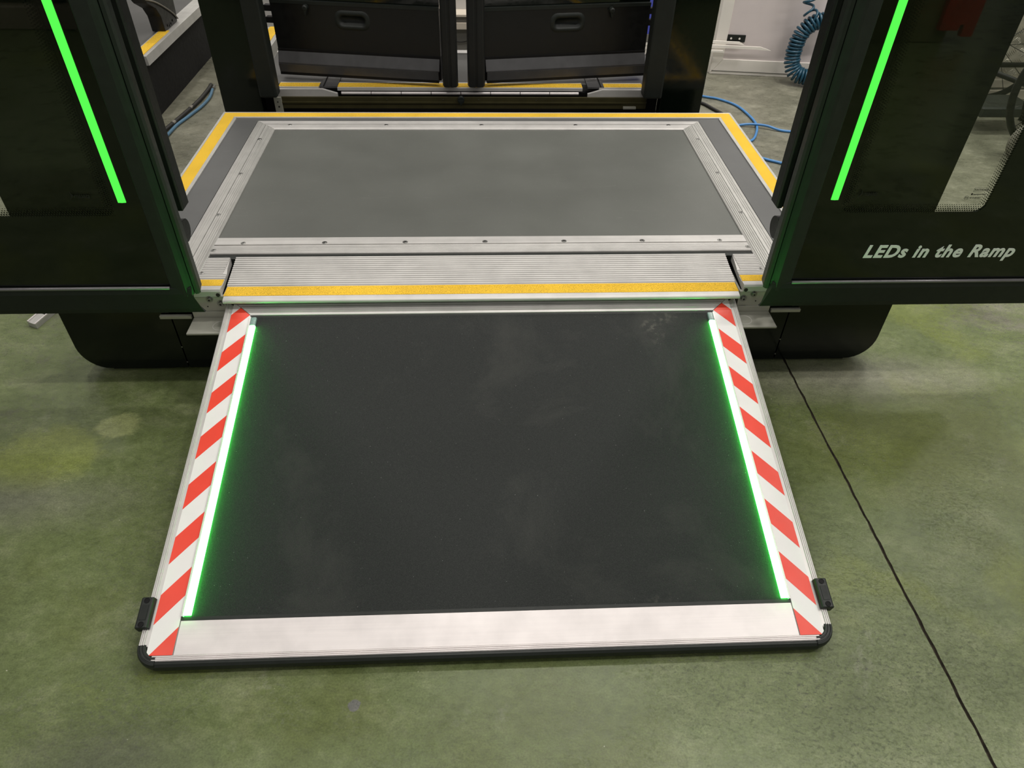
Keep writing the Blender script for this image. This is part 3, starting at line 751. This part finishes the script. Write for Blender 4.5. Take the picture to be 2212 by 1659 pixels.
def rear_leaf(hx, hy, ex, ey, s, label):
    """leaf from hinge end (hx, hy) to meeting end (ex, ey); s=+1 when it opens to the right of its hinge"""
    d = thing('rear_door_leaf', label, 'door', ((hx+ex)/2, (hy+ey)/2, .31), 'rear door leaves')
    t = Vector((ex-hx, ey-hy, 0)); Ln = t.length; t.normalize(); nn = Vector((t.y, -t.x, 0))
    if nn.y > 0: nn = -nn      # towards the camera side
    def P(u, o_, z): return (hx+t.x*u+nn.x*o_, hy+t.y*u+nn.y*o_, z)
    def slab(mb, u0, u1, o0, o1, z0, z1, skew=0):
        mb.add([P(u0, o0, z0), P(u1, o0, z0), P(u1, o1, z0), P(u0, o1, z0), P(u0, o0, z1), P(u1, o0, z1), P(u1, o1, z1), P(u0, o1, z1)],
               [(0, 1, 2, 3), (4, 7, 6, 5), (0, 4, 5, 1), (1, 5, 6, 2), (2, 6, 7, 3), (3, 7, 4, 0)]); return mb
    # lower panel with an opening for the handle
    mb = MB(); hu0, hu1, hz0, hz1 = (Ln-.285 if s < 0 else .266), (Ln-.285+.147 if s < 0 else .413), .488, .562
    if s < 0: hu0, hu1 = Ln-(.277+.150), Ln-.277
    hu0 += .017; hu1 -= .017; hz0 += .016; hz1 -= .016
    slab(mb, 0, hu0, 0, .03, .40, .582); slab(mb, hu1, Ln, 0, .03, .40, .582)
    slab(mb, hu0, hu1, 0, .03, .40, hz0); slab(mb, hu0, hu1, 0, .03, hz1, .582); slab(mb, hu0, hu1, 0, .008, hz0, hz1)
    mb.build('lower_panel', 'satin_black', d)
    mb = MB(); slab(mb, 0, Ln, 0, .016, .582, 1.95); mb.build('window_pane', 'frit', d)
    mb = MB(); slab(mb, 0, Ln, .016, .032, .578, .590); mb.build('pane_bead', 'rubber', d)
    # recessed handle
    hs = []
    for (ro, rz, o_) in ((.017, .016, .030), (.008, .008, .036), (-.002, -.002, .034), (-.008, -.008, .012)):
        L_ = []
        cu0, cu1, cz0, cz1 = hu0-ro, hu1+ro, hz0-rz, hz1+rz; r = min(.030, (cz1-cz0)/2*.85)
        for (cu, cz, a0) in ((cu1-r, cz1-r, 0), (cu0+r, cz1-r, 90), (cu0+r, cz0+r, 180), (cu1-r, cz0+r, 270)):
            for i in range(5):
                a = math.radians(a0+22.5*i); L_.append(P(cu+r*math.cos(a), o_, cz+r*math.sin(a)))
        hs.append(L_)
    mb = MB(); n_ = 20; vs = [p for L_ in hs for p in L_]; fs = [(j*n_+i, j*n_+(i+1) % n_, (j+1)*n_+(i+1) % n_, (j+1)*n_+i) for j in range(3) for i in range(n_)]
    fs.append(tuple(3*n_+i for i in range(n_))); mb.add(vs, fs); mb.build('recessed_handle', 'rubber', d, smooth=True)
    # lock knob near the hinge
    ku = .151 if s > 0 else Ln-.536
    c = P(ku, .030, .568); mb = MB()
    A = [[P(ku+rr*math.cos(k*math.pi/7), o_, .568+rr*math.sin(k*math.pi/7)) for k in range(14)] for rr, o_ in ((.012, .03), (.011, .048), (.007, .052))]
    mb.loft(A[0], A[1]).loft(A[1], A[2]); mb.add([P(ku-.009, .050, .565), P(ku+.009, .050, .565), P(ku, .050, .538), P(ku-.009, .03, .565), P(ku+.009, .03, .565), P(ku, .03, .538)], [(0, 2, 1), (3, 4, 5), (0, 3, 5, 2), (1, 2, 5, 4), (0, 1, 4, 3)])
    mb.build('lock_knob', 'rubber', d)
    # sloping apron and lower strip
    A = [P(0, .03, .403), P(0, .052, .352), P(0, .052, .348), P(0, .03, .348)]; B = [P(Ln-.004, .03, .403), P(Ln-.004, .052, .352), P(Ln-.004, .052, .348), P(Ln-.004, .03, .348)]
    MB().loft(A, B).build('apron', 'kick', d)
    A = [P(0, .034, .347), P(0, .054, .347), P(0, .050, .313), P(0, .034, .313)]; B = [P(Ln-.008, .034, .347), P(Ln-.008, .054, .347), P(Ln-.008, .050, .313), P(Ln-.008, .034, .313)]
    MB().loft(A, B).build('apron_strip', 'kick', d)
    mb = MB(); slab(mb, 0, Ln, .0, .034, .308, .403); slab(mb, 0, Ln-.008, .034, .050, .302, .312); mb.build('bottom_rail', 'black', d)
    # meeting-edge rubber: two soft lips, lower than the leaf
    x0, x1 = ((-.158, -.093) if s > 0 else (-.053, .020))
    mb = MB(); m_ = (x0+x1)/2
    q = [(x0, .948), (x0+.006, .930), (m_-.006, .926), (m_, .932), (m_+.006, .926), (x1-.006, .930), (x1, .946), (x1-.004, 1.0), (x0+.004, 1.0)]
    mb.loft([(x, y, .299) for x, y in q], [(x, y, 1.95) for x, y in q]); mb.build('meeting_seal', 'seal', d, bevel=.003)
    for z in (.545, .500): 
        mb = MB(); slab(mb, -.03, .0, .002, .028, z, z+.022); mb.build('hinge', 'black', d)
    if s > 0:
        mb = MB()
        for u0 in (.40, .52, .56): slab(mb, u0, u0+.012, .016, .020, .62, 1.9)
        mb.build('window_bar', 'rubber', d)
    return d
rear_leaf(-.852, 1.129, -.160, 1.02, 1, 'left of the two black rear door leaves, ajar')
rear_leaf(.714, 1.129, .014, 1.02, -1, 'right of the two black rear door leaves, ajar')

# ------------------------------------------------------------------ left background: step unit with gusset
st = thing('step_unit', 'black sided step unit with grey top and short yellow grip strip, upper left', 'step', (-2.1, 2.0, 0))
MB().box(-2.7, -1.560, .9, 3.2, 0, .250).build('skirt', 'black', st)
MB().box(-2.7, -1.600, .9, 3.2, .250, .284).build('deck_panel', 'rear_deck', st)
q = [(-1.602, .288), (-1.530, .286), (-1.526, .246), (-1.560, .244), (-1.602, .25)]
e = MB().prism(q, 1, 1.36, 3.2).build('nosing', 'alu_y', st)
MB().box(-1.595, -1.548, 1.375, 1.76, .286, .2895).build('grip_strip', 'yellow', e)
q = [(1.50, .62), (1.56, .50), (1.62, .445), (1.70, .405), (1.735, .36), (1.742, .288), (1.930, .288), (1.945, .33), (1.99, .75), (1.5, .75)]
g = MB().prism(q, 0, -1.625, -1.560).build('gusset', 'satin_black', st, bevel=.002)
MB().tube(catmull([(-1.556, 1.60, .465), (-1.556, 1.70, .432), (-1.556, 1.80, .385), (-1.556, 1.89, .335), (-1.556, 1.935, .30)], 6), .004, 6).build('gusset_beading', 'tyre', g, smooth=True)
for y, z in ((1.79, .305), (1.84, .300), (1.87, .308), (1.815, .298)): MB().cyl((-1.5605, y, z), 0, .006, .004, 10).build('bolt', 'dark_steel', g)

# ------------------------------------------------------------------ hoses and cable
def hose(name, pts, r, mat, k=10, n=8, parent=None):
    return MB().tube(catmull(pts, k), r, n).build(name, mat, parent, smooth=True)
hz = .0065
h = hose('air_hose', [(1.05, 1.75, hz), (1.198, 1.661, hz), (1.265, 1.625, hz), (1.335, 1.535, hz), (1.363, 1.40, hz), (1.364, 1.275, hz), (1.330, 1.165, hz), (1.28, 1.08, hz), (1.20, 1.05, hz), (1.15, 1.12, hz), (1.18, 1.22, hz), (1.26, 1.262, hz), (1.33, 1.262, hz+.007), (1.40, 1.235, hz+.010), (1.47, 1.20, hz), (1.60, 1.17, hz), (1.85, 1.10, hz), (1.92, .95, hz), (1.75, .82, hz), (1.52, .79, hz), (1.40, .805, hz), (1.31, .855, hz), (1.22, .92, hz), (1.12, .93, hz)], .0062, 'blue_hose')
tag(h, 'bright blue air hose looping on the concrete floor beside the white panel', 'hose')
h = hose('dark_hose', [(1.02, 1.62, .008), (1.15, 1.57, .008), (1.20, 1.48, .008), (1.235, 1.39, .008), (1.225, 1.33, .008)], .008, 'cable')
tag(h, 'short dark hose lying beside the black rear portal under the blue hose', 'hose')
lh = thing('slate_air_hose', 'slate blue air hose curving on the floor at left beside the black cable', 'hose', (-1.42, 1.4, 0))
hose('hose', [(-1.400, 1.735, .010), (-1.386, 1.62, .008), (-1.392, 1.50, .008), (-1.415, 1.38, .008), (-1.44, 1.26, .008), (-1.447, 1.14, .008), (-1.45, 1.02, .008), (-1.46, .85, .008), (-1.50, .6, .008)], .0075, 'slate_hose', parent=lh)
MB().tube([(-1.4000, 1.735, .010), (-1.4015, 1.755, .011), (-1.4035, 1.790, .012)], .0065, 10).ring((-1.4010, 1.745, .0105), 1, .0050, .0085, .004, 12).build('connector', 'screw', lh)
cb = thing('black_cable', 'thick black cable with pale printed marks lying left on the floor', 'cable', (-1.44, 1.4, 0))
o = hose('sheath', [(-1.424, 1.80, .012), (-1.419, 1.715, .012), (-1.425, 1.56, .010), (-1.442, 1.42, .010), (-1.460, 1.29, .010), (-1.478, 1.165, .010), (-1.49, 1.0, .010), (-1.52, .7, .010)], .0095, 'cable', parent=cb)
for a, b in (((-1.4345, 1.485, .0110), (-1.4370, 1.462, .0110)), ((-1.4605, 1.292, .0110), (-1.4635, 1.270, .0110))):
    MB().tube([a, b], .0098, 10).build('printed_band', 'tyre', cb)

# coiled hose hanging in front of the white panel
path = catmull([(2.10, 1.86, .315), (1.985, 1.87, .326), (1.880, 1.875, .330), (1.800, 1.88, .322), (1.750, 1.885, .285), (1.728, 1.888, .235), (1.720, 1.888, .170), (1.724, 1.880, .110), (1.748, 1.862, .066), (1.800, 1.845, .050), (1.870, 1.835, .048), (1.96, 1.83, .046), (2.10, 1.83, .046)], 60)
def coil(path, R, r, pitch, n=7, a0=0.):
    P = []; prev = None; ang = a0; up = Vector((0, 1, .1))
    for i in range(len(path)-1):
        t = (path[i+1]-path[i]); sl = t.length; t.normalize()
        a = (prev if prev is not None else up); a = (a-t*a.dot(t)).normalized(); prev = a; b = t.cross(a)
        steps = max(1, int(sl/pitch*16+.5))
        for k in range(steps):
            f = k/steps; P.append(path[i]+(path[i+1]-path[i])*f+(a*math.cos(ang)+b*math.sin(ang))*R*(1+.06*math.sin(ang*.37))); ang += 2*math.pi*sl/pitch/steps
    return P
ch = thing('coiled_air_hose', 'teal coiled air hose hanging in a loop before the white panel', 'hose', (1.8, 1.87, 0))
MB().tube(coil(path, .036, .0065, .0175), .0076, 6).build('coil', 'coil', ch, smooth=True)
loose = catmull([(1.795, 1.885, .330), (1.765, 1.885, .350), (1.735, 1.886, .385), (1.730, 1.886, .46), (1.73, 1.886, .62), (1.73, 1.886, .95)], 30)
MB().tube(coil(loose, .028, .0065, .050), .0066, 6).build('loose_coil', 'coil', ch, smooth=True)

# ------------------------------------------------------------------ white framed panel at the back right
wp = thing('framed_panel', 'large white framed panel standing on the floor at the back right', 'panel', (1.75, 2.0, 0))
def W(x, o_, z): # along the panel, slightly turned
    return (1.325+x*.9914, 2.045-x*.1305+o_, z)
def wbox(mb, x0, x1, o0, o1, z0, z1):
    return mb.add([W(x0, o0, z0), W(x1, o0, z0), W(x1, o1, z0), W(x0, o1, z0), W(x0, o0, z1), W(x1, o0, z1), W(x1, o1, z1), W(x0, o1, z1)],
                  [(0, 1, 2, 3), (4, 7, 6, 5), (0, 4, 5, 1), (1, 5, 6, 2), (2, 6, 7, 3), (3, 7, 4, 0)])
mb = MB(); wbox(mb, .05, 1.05, .006, .026, .08, 1.05); mb.build('sheet', 'white_panel', wp)
A = [W(0, 0, 0), W(.062, 0, .082), W(.062, 0, 1.03), W(0, 0, 1.1)]; B = [W(0, .035, 0), W(.062, .035, .082), W(.062, .035, 1.03), W(0, .035, 1.1)]
MB().loft(A, B).build('frame_rail', 'white_frame', wp, bevel=.0015)
A = [W(.001, 0, 0), W(.0632, 0, .082), W(1.04, 0, .082), W(1.1, 0, 0)]; B = [W(.001, .035, 0), W(.0632, .035, .082), W(1.04, .035, .082), W(1.1, .035, 0)]
e = MB().loft(A, B).build('frame_rail', 'white_frame', wp, bevel=.0015)
mb = MB(); wbox(mb, .01, 1.09, -.002, .002, .016, .020); mb.build('frame_groove', 'grey_unit', e)
A = [W(1.1, 0, 0), W(1.04, 0, .082), W(1.04, 0, 1.03), W(1.1, 0, 1.1)]; B = [W(1.1, .035, 0), W(1.04, .035, .082), W(1.04, .035, 1.03), W(1.1, .035, 1.1)]
MB().loft(A, B).build('frame_rail', 'white_frame', wp, bevel=.0015)
A = [W(0, 0, 1.1), W(.062, 0, 1.03), W(1.04, 0, 1.03), W(1.1, 0, 1.1)]; B = [W(0, .035, 1.1), W(.062, .035, 1.03), W(1.04, .035, 1.03), W(1.1, .035, 1.1)]
MB().loft(A, B).build('frame_rail', 'white_frame', wp, bevel=.0015)
mb = MB(); wbox(mb, .064, .160, -.003, .007, .176, .212); bp = mb.build('black_plate', 'rubber', wp)
for x in (.082, .128):
    c = W(x, -.0045, .194); MB().cyl(c, 1, .0055, .003, 12).build('plate_hole', 'white_frame', bp)
for k, (x0, x1, z, hgt) in enumerate(((-.07, .155, .172, .012), (-.07, .30, .152, .014), (-.07, .045, .132, .010))):
    A = [W(x0, -.030-.012*k, z), W(x1*.72, -.030-.012*k, z), W(x1, -.030-.012*k, z-.004), W(x1*.95, -.030-.012*k, z+.002), W(x1*.80, -.030-.012*k, z+hgt), W(x0, -.030-.012*k, z+hgt)]
    B = [(p[0], p[1]+.009, p[2]) for p in A]
    o = MB().loft(A, B).build('white_batten', 'white_frame')
    tag(o, ('short white pointed batten jutting level with the black plate', 'longest white pointed batten in front of the white panel', 'stubby lowest white batten in front of the white panel')[k], 'batten', 'white battens')
MB_ = MB().box(1.215, 1.262, 2.02, 2.03, .0, .20); o = MB_.build('batten_stand', 'black'); tag(o, 'dark upright holding the white battens behind the rear portal', 'stand')

# ------------------------------------------------------------------ cabinets seen through the gaps of the rear doors
cbn = thing('low_cabinet', 'low grey and white cabinet seen through the gap between rear doors', 'cabinet', (-.1, 2.1, 0))
MB().box(-.75, .55, 1.96, 2.4, 0, .255).build('carcass', 'grey_unit', cbn)
MB().box(-.77, .57, 1.94, 2.42, .255, .286).build('white_ledge', 'cream', cbn)
MB().box(-.77, .57, 1.955, 2.42, .286, .312).build('drawer', 'grey_unit', cbn)
MB().box(-.78, .58, 1.94, 2.42, .316, .326).build('worktop', 'cream', cbn)
MB().box(-.78, .58, 2.05, 2.42, .326, .95).build('upstand', 'white_wall', cbn)
MB().tube(catmull([(-.30, 1.95, .218), (-.16, 1.948, .200), (-.09, 1.946, .192), (-.02, 1.946, .206), (.12, 1.95, .22)], 8), .0035, 6).build('cable', 'cable', cbn, smooth=True)
o = MB().box(-1.30, -1.085, 2.25, 2.30, 0, 1.2).build('white_board', 'white_wall', bevel=.002); tag(o, 'white board glimpsed past the hinge side of the left rear door', 'board')
bl = thing('blue_board', 'violet blue board glimpsed past the hinge side of the right rear door', 'board', (.9, 1.97, 0))
MB().box(.80, 1.02, 1.96, 1.99, .232, 1.0).build('sheet', 'blue_panel', bl, bevel=.002)
MB().box(.80, 1.02, 1.955, 1.99, .195, .232).build('grey_rail', 'grey_unit', bl)
for z in (.135, .155, .175): MB().box(.80, 1.02, 1.955, 1.99, z, z+.017).build('white_slat', 'white_frame', bl)
MB().box(.80, 1.02, 1.96, 1.99, 0, .135).build('base', 'grey_unit', bl)

# ------------------------------------------------------------------ right: tread plate cabinet and wheelchair behind the glass
tc = thing('tread_plate_cabinet', 'cabinet clad in bright tread plate on a cream plinth, far right', 'cabinet', (3.4, 1.9, 0))
MB().box(2.55, 4.2, 1.66, 2.3, .105, 1.0).build('cladding', 'tread', tc)
mb = MB()
cell = .052
for i in range(31):
    for j in range(16):
        cx_, cz_ = 2.575+i*cell, .135+j*cell; d_ = 1 if (i+j) % 2 else -1
        for k in range(5):
            off = (k-2)*.0085; L_ = .020*(1-.08*abs(k-2))
            ca, sa = math.cos(math.radians(45)), math.sin(math.radians(45))*d_
            ux, uz = ca, sa; nx, nz = -sa, ca
            bx, bz = cx_+nx*off, cz_+nz*off
            mb.add([(bx-ux*L_, 1.660, bz-uz*L_), (bx+nx*.0024, 1.660, bz+nz*.0024), (bx+ux*L_, 1.660, bz+uz*L_), (bx-nx*.0024, 1.660, bz-nz*.0024), (bx-ux*L_*.4, 1.6570, bz-uz*L_*.4), (bx+ux*L_*.4, 1.6570, bz+uz*L_*.4)],
                   [(0, 1, 5, 4), (1, 2, 5), (2, 3, 4, 5), (3, 0, 4)])
o = mb.build('tread_bars', 'tread_bar', tc); o['kind'] = 'stuff'
MB().box(2.50, 4.2, 1.645, 2.3, .062, .105).build('plinth_rail', 'cream', tc, bevel=.003)
MB().box(2.52, 4.2, 1.655, 2.3, .050, .062).build('plinth_gap', 'grey_unit', tc)
MB().box(2.50, 4.2, 1.645, 2.3, .0, .050).build('plinth_rail', 'cream', tc, bevel=.003)

wc = thing('wheelchair', 'black wheelchair with spoked wheels partly seen through the right glass', 'wheelchair', (2.8, 1.15, 0))
def circ(c, r, n=40, axis=1):
    return [(c[0]+r*math.cos(2*math.pi*i/n), c[1], c[2]+r*math.sin(2*math.pi*i/n)) for i in range(n)]
for y in (1.575, .93):
    c = (2.63, y, .312)
    wh = MB().tube(circ(c, .290), .016, 8, True).build('wheel', 'chair_black', wc, smooth=True)
    MB().tube(circ((c[0], y-.04, c[2]), .255), .008, 6, True).build('hand_rim', 'chair_black', wh, smooth=True)
    MB().cyl((c[0], y-.03, c[2]), 1, .025, .06, 14).build('hub', 'screw', wh)
    mb = MB()
    for i in range(18):
        a = 2*math.pi*i/18; b = a+(.45 if i % 2 else -.45)
        mb.tube([(c[0]+.022*math.cos(b), y+(.02 if i % 2 else -.02), c[2]+.022*math.sin(b)), (c[0]+.28*math.cos(a), y, c[2]+.28*math.sin(a))], .0016, 5)
    mb.build('spokes', 'dark_steel', wh)
    yc = 1.45 if y > 1.2 else .85
    cs = MB().ring((2.46, yc-.014, .094), 1, .062, .094, .028, 28).build('caster_tyre', 'tyre', wc)
    MB().cyl((2.46, yc-.010, .094), 1, .064, .020, 22).build('caster_wheel', 'chair_black', cs)
    MB().box(2.445, 2.475, yc-.030, yc-.018, .085, .24).box(2.445, 2.475, yc+.018, yc+.030, .085, .24).box(2.44, 2.48, yc-.03, yc+.03, .20, .25).build('caster_fork', 'dark_steel', wc)
    ys_ = y-.06 if y > 1.2 else y+.06
    mb = MB(); mb.tube([(3.10, ys_, .95), (3.10, ys_, .50), (3.10, ys_, .22), (2.60, ys_, .22), (2.46, ys_, .245)], .013, 8).tube([(3.10, ys_, .50), (2.62, ys_, .50), (2.60, ys_, .22)], .013, 8)
    mb.tube([(2.62, ys_, .50), (2.52, ys_, .44), (2.43, ys_-.06, .16)], .012, 8)
    mb.tube([(2.395, 1.21 if y > 1.2 else .93, .296), (2.56, ys_, .352)], .014, 8)
    mb.tube([(2.63, ys_, .312), (2.63, y, .312)], .012, 8)
    mb.build('side_frame', 'chair_black', wc, smooth=True)
    if y > 1.2: MB().box(2.40, 2.66, 1.16, 1.34, .085, .135).build('foot_plate', 'rubber', wc, bevel=.008)
MB().tube([(2.42, 1.21, .278), (2.60, 1.18, .225), (3.10, .99, .22)], .012, 8).tube([(3.10, 1.44, .22), (2.62, .99, .50)], .010, 8).tube([(3.10, .99, .24), (2.62, 1.44, .50)], .010, 8).build('cross_brace', 'chair_black', wc, smooth=True)
MB().box(2.62, 3.08, .99, 1.44, .495, .515).build('seat', 'black', wc, bevel=.006)
MB().box(3.085, 3.105, .99, 1.44, .55, .93).build('backrest', 'black', wc, bevel=.006)

# ------------------------------------------------------------------ aluminium offcut on the floor at left
oc = thing('profile_offcut', 'short printed aluminium profile offcut on the floor left of the portal', 'offcut', (-1.38, -.2, 0))
dx, dy = .245, .9695
def OP(a, b, z): return (-1.383+a*dx*1.0+b*-dy*.6, -.333+a*dy+b*.30, z)
def obox(mb, a0, a1, b0, b1, z0, z1):
    return mb.add([OP(a0, b0, z0), OP(a1, b0, z0), OP(a1, b1, z0), OP(a0, b1, z0), OP(a0, b0, z1), OP(a1, b0, z1), OP(a1, b1, z1), OP(a0, b1, z1)], [(0, 3, 2, 1), (4, 5, 6, 7), (0, 1, 5, 4), (1, 2, 6, 5), (2, 3, 7, 6), (3, 0, 4, 7)])
mb = MB(); obox(mb, 0, .40, 0, .055, 0, .016); b_ = mb.build('profile', 'alu_y', oc)
mb = MB(); obox(mb, 0, .40, 0, .006, .016, .019); obox(mb, 0, .40, .048, .055, .016, .019); mb.build('flange_edge', 'alu_pale', oc)
mb = MB(); obox(mb, .05, .40, .012, .034, .016, .0165); mb.build('grey_label', 'dark_steel', oc)

# ------------------------------------------------------------------ things in the hall behind the camera, seen only as reflections in the door glass
o = MB().box(-4.6, -2.0, -4.9, -4.1, .0, .14).box(-4.6, -2.0, -4.85, -4.15, .16, .40).build('low_bench', 'taupe', bevel=.01); tag(o, 'low taupe bench reflected as bands in the left door glass', 'bench')
o = MB().box(1.4, 3.02, -4.8, -3.95, .0, .9).build('olive_cabinet', 'olive_box', bevel=.01); tag(o, 'olive green cabinet reflected in the right door glass', 'cabinet')
rb = MB().prism([(2.93, .09), (3.05, .09), (3.06, .125), (3.085, .125), (3.085, .055), (3.16, .055), (3.16, .30), (2.93, .30)], 1, -3.94, -3.90).build('red_bracket', 'red_paint'); 
tag(rb, 'notched red steel bracket reflected in the right door glass', 'bracket')
